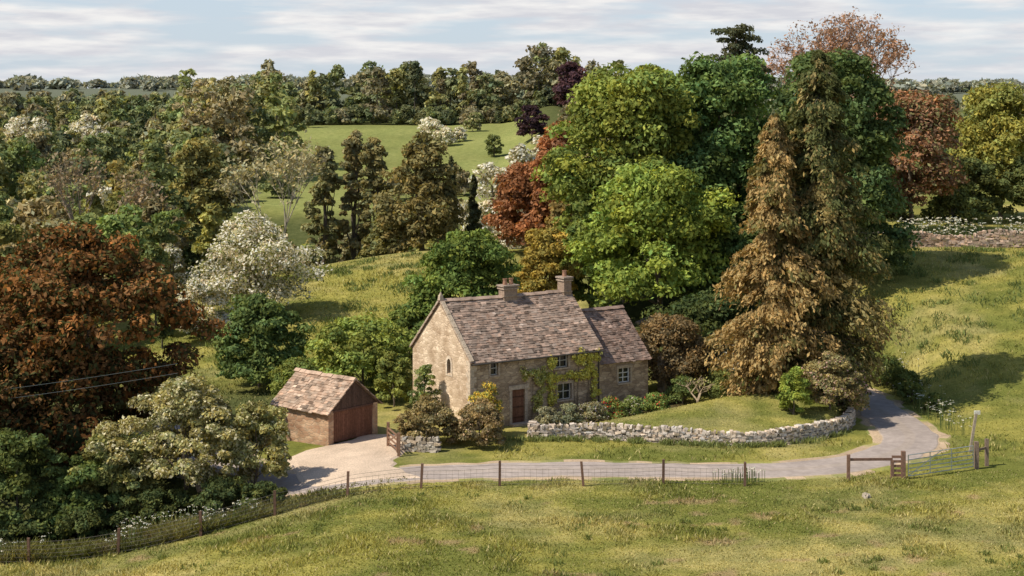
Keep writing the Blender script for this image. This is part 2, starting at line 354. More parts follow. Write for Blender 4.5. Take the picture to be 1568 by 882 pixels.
for (x,y,h,w) in [(-17.5,76.9,1.8,3.4),(-14.2,77.0,1.6,3.0),(-21,75.9,1.6,3.4),(-24.5,75.2,1.7,3.6),(-12.2,76.6,1.2,2.2),(-19.2,82,3.0,4),(-27.5,74.6,1.8,3.5)]:
    tree("bramble_bush",x,y,h,w,(.048,.062,.025),34,200,.09,hb=-.3,rc=.11,lob=.5)
tree("ash_tree",-16.9,105,6.2,6.2,(.066,.096,.036),90,230,.15,hb=-.3,sq=.4)
tree("hawthorn_tree",-20.6,126,8.4,8.8,WHT,130,200,.14,hb=0,col2=(.10,.11,.042),frac=.32,lob=.45,topn=.5)
tree("hawthorn_tree",-23.9,121,4.8,4.8,WHT,50,200,.14,hb=-.3,col2=(.10,.11,.042),frac=.2)
tree("hawthorn_tree",-27.4,126,7,2.8,WHT,36,150,.14,hb=.2,col2=(.10,.11,.042),frac=.45)
tree("hazel_bush",-9.6,101,4.9,7.4,(.12,.15,.042),110,220,.14,hb=-.2,rc=.085,lob=.4,cvar=.8)
tree("hazel_bush",-13.4,97.5,3.2,3.6,(.09,.115,.035),50,200,.12,hb=-.2)
tree("hazel_bush",-7.3,96.6,3.3,3.0,(.11,.13,.04),40,200,.12,hb=-.2)
tree("field_maple_tree",-3.2,112,9.2,7.6,GRN,110,240,.17,hb=0,sq=.4,topn=.2,cvar=.8)
tree("field_maple_tree",-7.2,110.5,4.0,4.5,(.085,.115,.035),50,200,.15,hb=-.3)
tree("laburnum_tree",2.6,118,8.6,5.0,(.17,.14,.04),70,190,.16,hb=0,top=9.3)
tree("beech_tree",1.6,151,0,7.8,COP,90,200,.22,hb=-.5,topn=.5,top=12.8)
tree("copper_beech_tree",4.0,149,0,6.8,(.15,.074,.04),110,220,.22,hb=0,topn=.5,lean=(1.2,0),top=16.9)
tree("beech_tree",5.4,140,0,5,(.13,.105,.045),60,200,.22,hb=0,top=12)
tree("lime_tree",9.0,123,0,11.4,(.110,.138,.038),220,260,.21,hb=.5,lob=.3,yl=.4,top=21.8,sq=.45,topn=.1,cvar=.8,rc=.105)
tree("sycamore_tree",10.8,115.5,0,10.4,(.122,.160,.038),150,250,.19,hb=.3,lob=.35,yl=.35,top=14.2,sq=.4,topn=.25,cvar=.8)
tree("sycamore_tree",6.0,120,0,4.8,(.09,.12,.038),70,230,.2,hb=0,top=11.5)
tree("horse_chestnut_tree",16.6,126,0,11.4,(.068,.106,.038),220,250,.21,hb=.5,lob=.3,top=22.4,sq=.45,topn=.1,cvar=.8,rc=.105)
tree("horse_chestnut_tree",15.0,118,0,6.8,(.06,.09,.032),80,230,.2,hb=0,top=11)
tree("oak_tree",24.2,119,0,10.8,(.052,.078,.032),200,250,.2,hb=.5,lob=.28,top=23.2,sq=.45,topn=.1,cvar=.8,rc=.105)
tree("laurel_bush",13.2,107,4.6,7.5,(.04,.055,.022),70,200,.15,hb=-.3)
tree("laurel_bush",19.5,108,6.5,6.5,(.04,.058,.022),70,200,.15,hb=-.3)
conifer("spruce_tree",18.7,95.3,20.8,8.8,(.150,.126,.058),(.055,.063,.027),nb=450,per=185,frac=.52,grad=.6,droop=.32,pw=.42,s=.15,irreg=.45)
conifer("spruce_tree",15.8,94.2,16.8,7.2,(.180,.135,.064),(.085,.08,.034),nb=320,per=175,frac=.28,grad=.2,droop=.36,pw=.45,s=.15,irreg=.45)
def pine(name,x,y,top,w,crown=.3):
    zg=float(H(x,y)); h=top-zg; C=[];n=70
    for i in range(n):
        t=rng.random(); a=rng.random()*6.28; r=w/2*(1-.45*t)*(.15+.85*rng.random())
        C.append([x+r*math.cos(a),y+r*math.sin(a),zg+h*(1-crown)+t*h*crown*.95])
    C=A(C); r=w*.115*(.6+.8*rng.random(n)); LQ,LC=leafq(C,np.stack([r,r,r*.5],1),(.052,.058,.034),130,.16)
    return finish(name,x,y,zg,LQ,LC,trunkq(x,y,zg,h,.3,C,nl=18,split=.6),(.2,.12,.075))
pine("scots_pine_tree",20.8,144,25.7,6.2,.34)
baretree("copper_oak_tree",34.0,152,0,15,(.185,.12,.09),(.22,.17,.14),nleaf=9,s=.15,rad=.6,depth=7,r=.42,bole=.2,top=27.2)
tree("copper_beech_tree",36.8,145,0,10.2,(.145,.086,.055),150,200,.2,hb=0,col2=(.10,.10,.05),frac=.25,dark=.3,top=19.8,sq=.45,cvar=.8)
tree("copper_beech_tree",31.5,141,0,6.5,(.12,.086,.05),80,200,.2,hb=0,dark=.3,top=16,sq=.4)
tree("ash_tree",50.5,162,0,10.8,(.145,.150,.044),120,210,.22,hb=0,yl=.35,top=20.4,topn=.2)
tree("ash_tree",46.2,157,0,6.5,(.065,.08,.032),70,190,.2,hb=-.3,top=13,sq=.4)
tree("ash_tree",53,157,0,8,(.065,.08,.032),70,190,.2,hb=-.3,top=13.5,sq=.4)
tree("elder_bush",41.5,148,4.0,5.5,(.065,.08,.03),40,150,.18,hb=-.3)
tree("elder_bush",34,147,4.5,7,(.06,.07,.03),40,150,.18,hb=-.3)
tree("elder_bush",28.5,139,4.0,6,(.06,.07,.03),40,150,.18,hb=-.3)
# garden shrubs
tree("purple_hazel_bush",10.0,100.5,5.0,5.2,(.105,.080,.045),80,240,.115,hb=-.2,sq=.4)
tree("purple_hazel_bush",12.6,102,3.2,3.2,(.105,.092,.045),40,200,.115,hb=-.2)
tree("cotoneaster_bush",-4.7,85.9,2.5,3.5,(.125,.108,.055),70,260,.075,hb=-.2,rc=.09,col2=(.25,.20,.13),frac=.08,sq=.4,cvar=.8)
tree("cotoneaster_bush",-1.8,85.7,2.4,3.4,(.13,.108,.06),70,260,.075,hb=-.2,rc=.09,col2=(.27,.20,.14),frac=.08,sq=.4,cvar=.8)
tree("climbing_rose",-5.1,91.4,3.5,1.7,(.10,.125,.045),34,200,.07,hb=-.2,rc=.15,col2=(.36,.34,.26),frac=.06)
tree("fuchsia_bush",16.1,89.6,2.6,2.1,(.12,.155,.035),36,220,.075,hb=-.2,rc=.13)
tree("lilac_bush",18.4,90.6,3.3,3.8,(.13,.122,.062),70,240,.08,hb=-.2,rc=.10,col2=(.26,.18,.16),frac=.12)
tree("lilac_bush",19.9,93.4,3.4,3.0,(.095,.10,.045),50,220,.09,hb=-.2,rc=.11,col2=(.22,.14,.15),frac=.12)
for x,y,h,w in [(24.9,97.5,1.3,1.8),(25.0,100,1.7,2.4),(24.6,103,2.0,2.6),(25.6,95,1.0,1.6)]:
    tree("nettle_patch",x,y,h,w,(.07,.09,.03),26,170,.08,hb=-.2,rc=.13)
# mid-distance individual trees
tree("alder_tree",-37,186,22.3,9.5,(.135,.132,.055),110,150,.30,hb=1,lob=.4,cvar=.8)
tree("alder_tree",-45,180,15,8,(.10,.11,.042),80,130,.30,hb=1)
tree("alder_tree",-51,205,20,9,(.15,.142,.06),90,130,.32,hb=1,lob=.4)
baretree("willow_tree",-25.5,172,18,9.5,(.20,.19,.12),(.42,.36,.27),nleaf=5,s=.22,rad=.7,depth=6,r=.28,frac=.7)
baretree("ash_tree",-46,168,16,6,(.16,.13,.09),(.32,.25,.19),nleaf=3,s=.2,rad=.6,depth=6,r=.22,frac=.6)
baretree("ash_tree",-38,158,12,5,(.16,.13,.09),(.34,.27,.21),nleaf=3,s=.2,rad=.6,depth=6,r=.2,frac=.6)
for x,y,h,w,c in [(-22.2,184,20.5,4.6,(.12,.12,.06)),(-18.8,187,22,4.8,(.13,.12,.065)),(-16.0,184,20,4.6,(.115,.11,.055))]:
    tree("poplar_tree",x,y,h,w,c,80,110,.28,hb=.5,rc=.12,topn=.4,lob=.45,cvar=.8)
tree("oak_tree",-10,176,17,9.8,(.115,.105,.05),110,150,.27,hb=.3,topn=.5)
tree("oak_tree",-14.5,180,10,6,(.105,.11,.05),60,130,.27,hb=0)
conifer("fir_tree",-7.2,186,17.5,4.6,(.06,.065,.034),(.045,.05,.026),s=.32,nb=130,per=55,irreg=.5)
conifer("fir_tree",-4.6,188,16,4.4,(.06,.065,.034),(.045,.05,.026),s=.32,nb=130,per=55,irreg=.5)
for x,y,top,w in [(-3,236,9.6,9.5),(-7.5,238,4.5,5.5),(1.6,250,12,8),(5.2,262,13,6.5),(-.5,222,4.5,8),(-5,215,2.5,6),(2.5,232,7,6)]:
    tree("hawthorn_tree",x,y,0,w,WHT,60,110,.30,hb=0,col2=(.12,.12,.06),frac=.26,lob=.4,top=top)
for x,y,h,w,c,f in [(-20.5,400,6.6,8,WHT,.10),(-16.6,394,4.6,5.5,WHT,.12),(-13.4,402,3.6,4,WHT,.2),(-10.6,425,5,4.4,(.22,.22,.15),.4),(-4.2,370,5.2,4.4,(.11,.13,.06),.5)]:
    tree("hawthorn_tree",x,y,h,w,c,36,70,.38,hb=-.3,col2=(.10,.12,.05),frac=f)
for x,y,top,w in [(-103,328,15,10),(-97,322,14.5,8),(-88,326,15.5,9),(-92,330,14,6),(-84,320,13,6),(-50,190,8.5,6),(-47,186,7,6),(-40,150,7,4)]:
    tree("hawthorn_tree",x,y,0,w,WHT,44,90,.38,hb=-.3,col2=(.11,.12,.055),frac=.18,top=top)
tree("copper_beech_tree",4.9,380,8.6,8.0,(.038,.024,.030),50,90,.42,hb=-.3)
tree("copper_beech_tree",17,446,14,11.5,(.048,.028,.036),60,100,.5,hb=-.3)
# --- woodland masses
def woodland(name,pts,cols,lf):
    Cs=[];Rs=[];Ks=[];Ss=[]; T=[]
    for (x,y,h,w),c in zip(pts,cols):
        zg=float(H(x,y)); n=30; sl=rng.random()<.3
        if sl: w=w*.6
        C,R=crownclumps(x,y,zg,h,w,-.06*h,n,.35,.25+.35*rng.random(),.155,None,.45)
        Cs.append(C);Rs.append(R);Ks.append(A(c)*(.65+.65*rng.random((n,1)))); Ss.append(np.full(n,lf))
        T.append(tube((x,y,zg-.5),(x,y,zg+h*.7),h*.015,.05,4))
    n=max(16,int(19*(1.0/lf)**1.6))
    LQ,LC=leafq(np.concatenate(Cs),np.concatenate(Rs),np.concatenate(Ks),n,np.concatenate(Ss)*.95,shell=.5)
    TQ=np.concatenate(T); Q=np.concatenate([TQ,LQ]); C=np.concatenate([np.tile(A([.12,.1,.08]),(len(TQ),1)),LC])
    return mk(name,Q,C,[LEAF,BARK],np.r_[np.ones(len(TQ)),np.zeros(len(LQ))])
def scatter(n,t0,t1,y0,y1,gap,h0,h1,ws=.62,avoid=None):
    P=[];k=0
    while len(P)<n and k<n*30:
        k+=1; y=math.sqrt(y0*y0+(y1*y1-y0*y0)*rng.random()); x=y*(t0+(t1-t0)*rng.random())
        if avoid and avoid(x,y): continue
        if any((x-p[0])**2+(y-p[1])**2<gap*gap for p in P): continue
        h=h0+(h1-h0)*rng.random(); P.append((x,y,h,h*ws*(.75+.5*rng.random())))
    return P
PALN=[(.145,.148,.062),(.095,.115,.046),(.125,.148,.052),(.155,.135,.078),(.068,.085,.038),(.17,.172,.062),(.115,.135,.054),(.175,.168,.10),(.125,.112,.065),(.10,.135,.048)]
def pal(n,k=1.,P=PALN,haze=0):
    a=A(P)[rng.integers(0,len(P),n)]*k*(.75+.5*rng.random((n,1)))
    return a+(A([.150,.165,.150])-a)*haze  # aerial haze blended into the leaf colours of distant trees
p=scatter(40,-.42,-.215,118,165,5.0,5,9.5); woodland("valley_woodland",p,pal(len(p)),.27)
p=scatter(90,-.43,-.185,168,235,5.5,8,17); woodland("valley_woodland",p,pal(len(p)),.38)
p=scatter(32,-.185,-.02,196,240,6,6,10); woodland("valley_woodland",p,pal(len(p)),.42)
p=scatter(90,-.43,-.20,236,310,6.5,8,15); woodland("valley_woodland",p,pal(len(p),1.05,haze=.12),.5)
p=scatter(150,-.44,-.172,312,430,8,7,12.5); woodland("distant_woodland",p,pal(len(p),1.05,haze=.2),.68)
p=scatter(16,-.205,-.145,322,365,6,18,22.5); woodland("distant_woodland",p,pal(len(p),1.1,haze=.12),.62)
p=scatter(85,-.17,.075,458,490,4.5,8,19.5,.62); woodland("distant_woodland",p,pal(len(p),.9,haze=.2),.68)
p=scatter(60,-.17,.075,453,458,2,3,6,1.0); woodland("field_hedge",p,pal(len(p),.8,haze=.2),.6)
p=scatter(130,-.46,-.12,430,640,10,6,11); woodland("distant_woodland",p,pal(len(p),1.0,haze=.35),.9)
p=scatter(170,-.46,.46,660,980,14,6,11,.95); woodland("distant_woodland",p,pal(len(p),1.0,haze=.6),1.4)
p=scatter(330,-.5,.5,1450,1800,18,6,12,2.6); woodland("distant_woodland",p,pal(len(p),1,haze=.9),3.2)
p=scatter(70,.045,.46,215,330,8,10,14); woodland("distant_woodland",p,pal(len(p),.9,haze=.12),.55)
p=scatter(16,.03,.075,160,215,6,9,12); woodland("valley_woodland",p,pal(len(p),.9),.42)
p=[(x,y,h,w) for x,y,h,w in [(-52,292,6,7),(-45,300,4,6),(-20,296,5,8),(-10,300,5,6),(12,330,7,8),(10,300,9,9),(14,360,9,9),(-60,350,5,6)]]; woodland("field_hedge",p,pal(len(p),.9,haze=.1),.45)
# ---------------------------------------------------------------- buildings
def panel(o,ax,nrml,L,z0,z1,ops=(),dep=.2):
    o=A(o,float);ax=A(ax,float);nm=A(nrml,float)
    xs=sorted({0,L,*[a for op in ops for a in (op[0],op[1])]}); zs=sorted({z0,z1,*[a for op in ops for a in(op[2],op[3])]})
    P=lambda x,z,d=0:o+ax*x+A([0,0,z])-nm*d
    W=[];G=[]
    for i in range(len(xs)-1):
        for j in range(len(zs)-1):
            mx=(xs[i]+xs[i+1])/2;mz=(zs[j]+zs[j+1])/2
            if any(a<mx<b and c<mz<d for a,b,c,d in ops): continue
            W.append([P(xs[i],zs[j]),P(xs[i+1],zs[j]),P(xs[i+1],zs[j+1]),P(xs[i],zs[j+1])])
    for a,b,c,d in ops:
        W+= [[P(a,c),P(a,d),P(a,d,dep),P(a,c,dep)],[P(b,c),P(b,c,dep),P(b,d,dep),P(b,d)],
             [P(a,c),P(a,c,dep),P(b,c,dep),P(b,c)],[P(a,d),P(b,d),P(b,d,dep),P(a,d,dep)]]
        G.append([P(a,c,dep),P(b,c,dep),P(b,d,dep),P(a,d,dep)])
    return W,G
def slates(o,ax,up,nm,L,S,course=.2,tl=.3,th=.045,base=(.255,.185,.140),sag=0):
    o=A(o,float);ax=A(ax,float);up=A(up,float);nm=A(nm,float);Q=[];C=[]
    n=int(S/course)
    for r in range(n+1):
        s=r*course*(1.03-.03*r/n) ; x=-rng.random()*tl; co=course*(1.25-.35*r/n); rowk=.9+.2*rng.random()
        while x<L:
            l=tl*(.6+.8*rng.random()); a=max(x,0);b=min(x+l,L)
            if b-a>.04:
                sg=-sag*4*((a+b)/2/L)*(1-(a+b)/2/L)
                c=o+ax*((a+b)/2)+up*min(s+co*.5+rng.normal()*.015,S-.03)+nm*(.035+rng.random()*.028)+A([0,0,sg])
                t=.2; u2=nrm(up-nm*t*.6); n2=nrm(nm+up*t*.6)
                Q.append(box(c,(b-a-.008,co*1.35,th),ax,u2,n2,jit=.01))
                k=(.72+.5*rng.random())*rowk; cc=A(base)*k*(1+.04*rng.normal()*A([1,0,-.6]))
                if rng.random()<.07: cc=cc*1.35
                if rng.random()<.10: cc=cc*.5
                C.append(np.tile(cc,(6,1)))
            x+=l
    return np.concatenate(Q),np.clip(np.concatenate(C),.01,.9)
def window(parent,o,ax,nm,a,b,c,d,col=(.55,.53,.48),mull=2,trans=2,lintel=True,stone=(.42,.33,.24)):
    o=A(o,float);ax=A(ax,float);nm=A(nm,float);z=A([0,0,1.]);Q=[]
    P=lambda x,zz,dp:o+ax*x+z*zz-nm*dp
    t=.05
    for x in np.linspace(a+t/2,b-t/2,mull+1): Q.append(box(P(x,(c+d)/2,.165),(t,.05,d-c),ax,nm,z))
    for zz in np.linspace(c+t/2,d-t/2,trans+1): Q.append(box(P((a+b)/2,zz,.16),(b-a,.045,t*.8),ax,nm,z))
    Q=np.concatenate(Q); mk("window_frame",Q,A(col),[PAINT],parent=parent)
    if lintel:
        Q=np.concatenate([box(P((a+b)/2,d+.09,-.015),(b-a+.3,.08,.18),ax,nm,z),box(P((a+b)/2,c-.05,-.03),(b-a+.2,.12,.09),ax,nm,z),
           box(P(a-.07,(c+d)/2,-.008),(.13,.05,d-c),ax,nm,z),box(P(b+.07,(c+d)/2,-.008),(.13,.05,d-c),ax,nm,z)])
        mk("window_surround",Q,A(stone),[STONE],parent=parent)
def empty(name,loc,ang):
    e=bpy.data.objects.new(name,None); scn.collection.objects.link(e); e.location=loc; e.rotation_euler=(0,0,math.radians(ang)); e.empty_display_size=.5; return e
house=empty("stone_cottage",(-2.38,89.4,0),33.5)
X_=A([1.,0,0]);Y_=A([0,1.,0]);Z_=A([0,0,1.])
L,Wd,E,RG=9.2,6.57,4.0,7.05
W=[];G=[]
fo=[(2.85,3.75,0,2.05),(1.38,1.88,3.02,3.8),(5.85,6.85,3.02,3.82),(6.1,7.1,1.1,2.05)]
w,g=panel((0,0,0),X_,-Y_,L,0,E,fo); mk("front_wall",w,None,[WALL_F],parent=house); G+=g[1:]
w,g=panel((0,Wd,0),-Y_,-X_,Wd,0,E,[(4.0,4.5,2.95,3.85)]); W+=w; G+=g
w,g=panel((L,0,0),Y_,X_,Wd,0,E); W+=w
w,g=panel((L,Wd,0),-X_,Y_,L,0,E); W+=w
for x in (0,L):
    m_=Wd/2
    W.append([(x,0,E),(x,m_,E),(x,m_,RG),(x,m_/2,(E+RG)/2)]); W.append([(x,m_,E),(x,Wd,E),(x,m_*1.5,(E+RG)/2),(x,m_,RG)])
mk("walls",W,None,[WALL],parent=house); mk("window_glass",G,None,[GLASS],parent=house)
Q=[];z=0;k=0
while z<3.9:
    a_,b_=(.42,.26) if k%2 else (.26,.42); hh=.26+.08*rng.random(); hh=min(hh,3.98-z)
    Q.append(box((a_/2-.018,b_/2-.018,z+hh/2),(a_+.02,b_+.02,hh-.015),jit=.006)); z+=hh;k+=1
mk("quoins",np.concatenate(Q),A([.56,.45,.33]),[STONE],parent=house)
for a,b,c,d in fo[1:]: window(house,(0,0,0),X_,-Y_,a,b,c,d,mull=1 if b-a<.6 else 2,trans=2,col=(.50,.48,.42))
Q=[];cx=Wd-4.25;zc=3.55;ri=.2;ro=.36;n=10
def gp(y,z,d=.03): return [-d,y,z]
for sgn in(-1,1):
    Q.append([gp(cx+sgn*ri,2.9),gp(cx+sgn*ro,2.9),gp(cx+sgn*ro,zc),gp(cx+sgn*ri,zc)])
for i in range(n):
    a0=math.pi*i/n;a1=math.pi*(i+1)/n
    Q.append([gp(cx+ri*math.cos(a0),zc+ri*1.25*math.sin(a0)),gp(cx+ro*math.cos(a0),zc+ro*1.25*math.sin(a0)),gp(cx+ro*math.cos(a1),zc+ro*1.25*math.sin(a1)),gp(cx+ri*math.cos(a1),zc+ri*1.25*math.sin(a1))])
Q.append([gp(cx-ro,2.8),gp(cx+ro,2.8),gp(cx+ro,2.9),gp(cx-ro,2.9)])
mk("arched_window_surround",Q,A([.62,.50,.37]),[STONE],parent=house)
dq=[];dc=[]
for i in range(5):
    dq.append(box((2.94+.18*i,.13,1.0),(.172,.05,2.0))); dc.append(np.tile(A([.18,.085,.05])*(.85+.3*rng.random()),(6,1)))
for z in(.4,1.0,1.6): dq.append(box((3.3,.10,z),(.84,.03,.09))); dc.append(np.tile(A([.10,.05,.03]),(6,1)))
mk("door",np.concatenate(dq),np.concatenate(dc),[WOOD],parent=house)
Q=np.concatenate([box((3.3,-.015,2.17),(1.4,.1,.24)),box((2.76,-.01,1.025),(.18,.06,2.05)),box((3.84,-.01,1.025),(.18,.06,2.05)),box((3.3,-.25,.06),(1.3,.5,.12))])
mk("door_surround",Q,A([.46,.365,.27]),[STONE],parent=house)
def roofpart(parent,L,Wd,E,RG,x0=0,y0=0,ov=.12,off=.2,base=(.325,.235,.180),tl=.26,course=.17,sag=.08):
    sl=math.hypot(Wd/2,RG-E); up=A([0,Wd/2,RG-E])/sl; nm=A([0,-(RG-E),Wd/2])/sl; upb=up*A([1,-1,1]); nmb=nm*A([1,-1,1])
    q1,c1=slates(A([x0-ov,y0,E])-up*off,X_,up,nm,L+2*ov,sl+off,course,tl,base=base,sag=sag)
    q2,c2=slates(A([x0-ov,y0+Wd,E])-upb*off,X_,upb,nmb,L+2*ov,sl+off,course,tl,base=base,sag=sag)
    mk("roof_slates",np.concatenate([q1,q2]),np.concatenate([c1,c2]),[SLATE],parent=parent)
    S=[]
    for (oy,u_,n_) in ((y0,up,nm),(y0+Wd,upb,nmb)):
        o=A([x0-ov*.6,oy,E])-u_*(off-.05)+n_*.012; S.append([o,o+X_*(L+1.2*ov),o+X_*(L+1.2*ov)+u_*(sl+off-.1),o+u_*(sl+off-.1)])
    S=A(S)-A([0,0,sag]); mk("roof_underlay",S,A(base)*.5,[SLATE],parent=parent)
    R=[];x=x0-ov
    while x<x0+L+ov:
        l=.45; sg=-sag*4*max(0,(x-x0)/L)*max(0,1-(x-x0)/L); 
        for s_ in(-1,1):
            R.append(box((x+l/2,y0+Wd/2+s_*.09,RG+.06+sg+rng.normal()*.012),(l-.02,.24,.05),X_,nrm(A([0,s_*1.,-.75])),nrm(A([0,s_*.75,1.]))))
        x+=l
    R=np.concatenate(R); mk("ridge_tiles",R,A(base)*1.15,[SLATE],parent=parent)
roofpart(house,L,Wd,E,RG)
sl=math.hypot(Wd/2,RG-E); Q=[]
for s_,o in((1,0),(-1,Wd)):
    u_=A([0,s_*Wd/2,RG-E])/sl; n_=A([0,-s_*(RG-E),Wd/2])/sl
    k=-.15
    while k<sl-.2: Q.append(box(A([.02,o,E])+u_*(k+.25)+n_*.10,(.26,.48,.1),X_,u_,n_,jit=.012)); k+=.5
Q.append(box((0,Wd/2,RG+.22),(.28,.28,.3),taper=.3)); Q.append(box((0,Wd/2,RG+.45),(.16,.16,.2),taper=.8))
mk("gable_coping",np.concatenate(Q),A([.46,.37,.27]),[STONE],parent=house)
def chimney(x,y,z0,z1,a,b,pot):
    Q=[];C=[]
    def add(q,c): Q.append(q);C.append(np.tile(A(c),(6,1)))
    add(box((x,y,(z0+z1)/2),(a,b,z1-z0)),(.31,.225,.165)); add(box((x,y,z1-.12),(a+.14,b+.14,.08)),(.37,.285,.215))
    add(box((x,y,z1+.05),(a+.2,b+.2,.1)),(.34,.265,.205)); add(box((x,y,z0+.85),(a+.1,b+.1,.06)),(.34,.26,.19))
    q=np.concatenate(Q);c=np.concatenate(C)
    for px in pot:
        for r0,r1,h0,h1 in((.15,.12,.1,.42),(.15,.15,.42,.48)):
            t=tube((x+px,y,z1+h0),(x+px,y,z1+h1),r0,r1,10); q=np.concatenate([q,t]); c=np.concatenate([c,np.tile(A([.32,.18,.115]),(len(t),1))])
    mk("chimney",q,c,[STONE],parent=house)
chimney(4.74,Wd/2,6.2,7.62,.95,.62,(-.22,.22)); chimney(8.92,Wd/2,6.2,7.85,.55,.7,(0,))
W=[];G=[];eL,eW,eE,eR=3.9,5.6,3.0,5.75; ex,ey=L+.003,.25
w,g=panel((ex,ey,0),X_,-Y_,eL,0,eE,[(1.6,2.5,1.6,2.5)]);W+=w;G+=g
w,g=panel((ex+eL,ey,0),Y_,X_,eW,0,eE);W+=w
w,g=panel((ex+eL,ey+eW,0),-X_,Y_,eL,0,eE);W+=w
x=ex+eL;m_=eW/2
W.append([(x,ey,eE),(x,ey+m_,eE),(x,ey+m_,eR),(x,ey+m_/2,(eE+eR)/2)]);W.append([(x,ey+m_,eE),(x,ey+eW,eE),(x,ey+m_*1.5,(eE+eR)/2),(x,ey+m_,eR)])
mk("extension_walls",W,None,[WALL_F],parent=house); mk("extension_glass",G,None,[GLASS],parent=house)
window(house,(ex,ey,0),X_,-Y_,1.6,2.5,1.6,2.5,col=(.75,.74,.7),mull=2,trans=3)
roofpart(house,eL-.08,eW,eE,eR,x0=ex+.14,y0=ey,ov=.1,off=.18,base=(.235,.165,.13),tl=.22,course=.16,sag=.02)
mk("downpipe",np.concatenate([tube((9.08,-.06,.2),(9.08,-.06,3.85),.04,.04,8),tube((-.1,-.3,3.80),(9.3,-.3,3.80),.05,.05,6)]),A([.08,.07,.06]),[PAINT],parent=house)
# garage
ga=empty("timber_door_garage",(-10.07,86.0,-.02),math.degrees(math.atan2(.765,.643)))
gL,gW,gE,gR=3.8,4.4,1.78,3.3
W=[]
for o,ax,n_,l in(((0,gW,0),-Y_,-X_,gW),((gL,0,0),Y_,X_,gW),((gL,gW,0),-X_,Y_,gL)):
    w,g=panel(o,ax,n_,l,-.4,gE);W+=w
W.append([(0,gW,gE),(gL/2,gW,gE),(gL/2,gW,gR),(gL/4,gW,(gE+gR)/2)]);W.append([(gL/2,gW,gE),(gL,gW,gE),(gL*.75,gW,(gE+gR)/2),(gL/2,gW,gR)])
w,g=panel((0,0,0),X_,-Y_,.38,-.4,gE);W+=w; w,g=panel((gL-.38,0,0),X_,-Y_,.38,-.4,gE);W+=w
w,g=panel((.38,0,0),Y_,X_,.3,-.4,gE);W+=w; w,g=panel((gL-.38,.3,0),-Y_,-X_,.3,-.4,gE);W+=w
mk("walls",W,None,[WALL2],parent=ga)
dq=[];dc=[]
nb=20;wb=(gL-.76)/nb
for i in range(nb):
    xx=.38+wb*(i+.5); dq.append(box((xx,.1,.86),(wb-.012,.05,1.68))); dc.append(np.tile(A([.19,.088,.055])*(.8+.4*rng.random()),(6,1)))
dq.append(box((gL/2,.12,.86),(.05,.03,1.7))); dc.append(np.tile(A([.03,.02,.015]),(6,1)))
dq.append(box((gL/2,.06,1.73),(gL-.7,.14,.10))); dc.append(np.tile(A([.13,.07,.05]),(6,1)))
mk("garage_doors",np.concatenate(dq),np.concatenate(dc),[WOOD],parent=ga)
gq=[];gc=[];nb=22;wb=gL/nb
for i in range(nb):
    xx=wb*(i+.5); zt=gE+(gR-gE)*(1-abs(xx-gL/2)/(gL/2))
    gq.append(box((xx,.05,(gE+zt)/2),(wb-.01,.05,max(.05,zt-gE))));gc.append(np.tile(A([.10,.062,.046])*(.8+.4*rng.random()),(6,1)))
mk("gable_boards",np.concatenate(gq),np.concatenate(gc),[WOOD],parent=ga)
rt=bpy.data.objects.new("roof",None); scn.collection.objects.link(rt); rt.parent=ga; rt.rotation_euler=(0,0,math.radians(90)); rt.location=(gL,0,0)
roofpart(rt,gW,gL,gE,gR,ov=.2,off=.22,base=(.40,.285,.205),tl=.28,course=.18,sag=.03)
# ---------------------------------------------------------------- climbers, beds
def climber(name,spots,col,col2,frac,s=.065,n=170):
    c=[];r=[]
    Mx=Matrix.Translation((-2.38,89.4,0))@Matrix.Rotation(math.radians(33.5),4,'Z')
    for x,z,rx,rz in spots:
        for k in range(12):
            p=Mx@Vector((x+rng.normal()*rx*.6,-.1-.12*rng.random(),z+rng.normal()*rz*.6)); c.append(list(p)); q=.12+.14*rng.random(); r.append([q,.16,q])
    Q,C=leafq(c,A(r),A(col),n//3,s,col2=col2,frac=frac,lo=-1)
    T=[tube(Mx@Vector((x+rng.normal()*.1,-.06,.0)),Mx@Vector((x,-.08,z)),.025,.012,5) for x,z,_,_ in spots]
    T=np.concatenate(T)
    mk(name,np.concatenate([T,Q]),np.concatenate([np.tile(A([.16,.12,.08]),(len(T),1)),C]),[LEAF,BARK],np.r_[np.ones(len(T)),np.zeros(len(Q))])
climber("climbing_rose",[(4.3,2.8,.7,.3),(4.9,2.5,.4,.4),(4.6,1.2,.3,.6)],(.19,.20,.065),(.40,.36,.2),.2)
climber("wisteria_vine",[(7.6,3.5,.4,.3),(8.4,3.4,.4,.3),(7.2,2.5,1.0,.2),(8.5,2.6,.5,.3),(8.7,1.8,.2,.6),(5.5,2.5,.4,.25),(5.6,1.4,.2,.6),(5.6,3.4,.2,.4)],(.25,.25,.06),(.40,.38,.1),.35)
tree("yellow_azalea_bush",-1.5,88.0,2.9,2.0,(.11,.13,.045),34,170,.07,hb=-.1,rc=.15,col2=(.38,.26,.05),frac=.5)
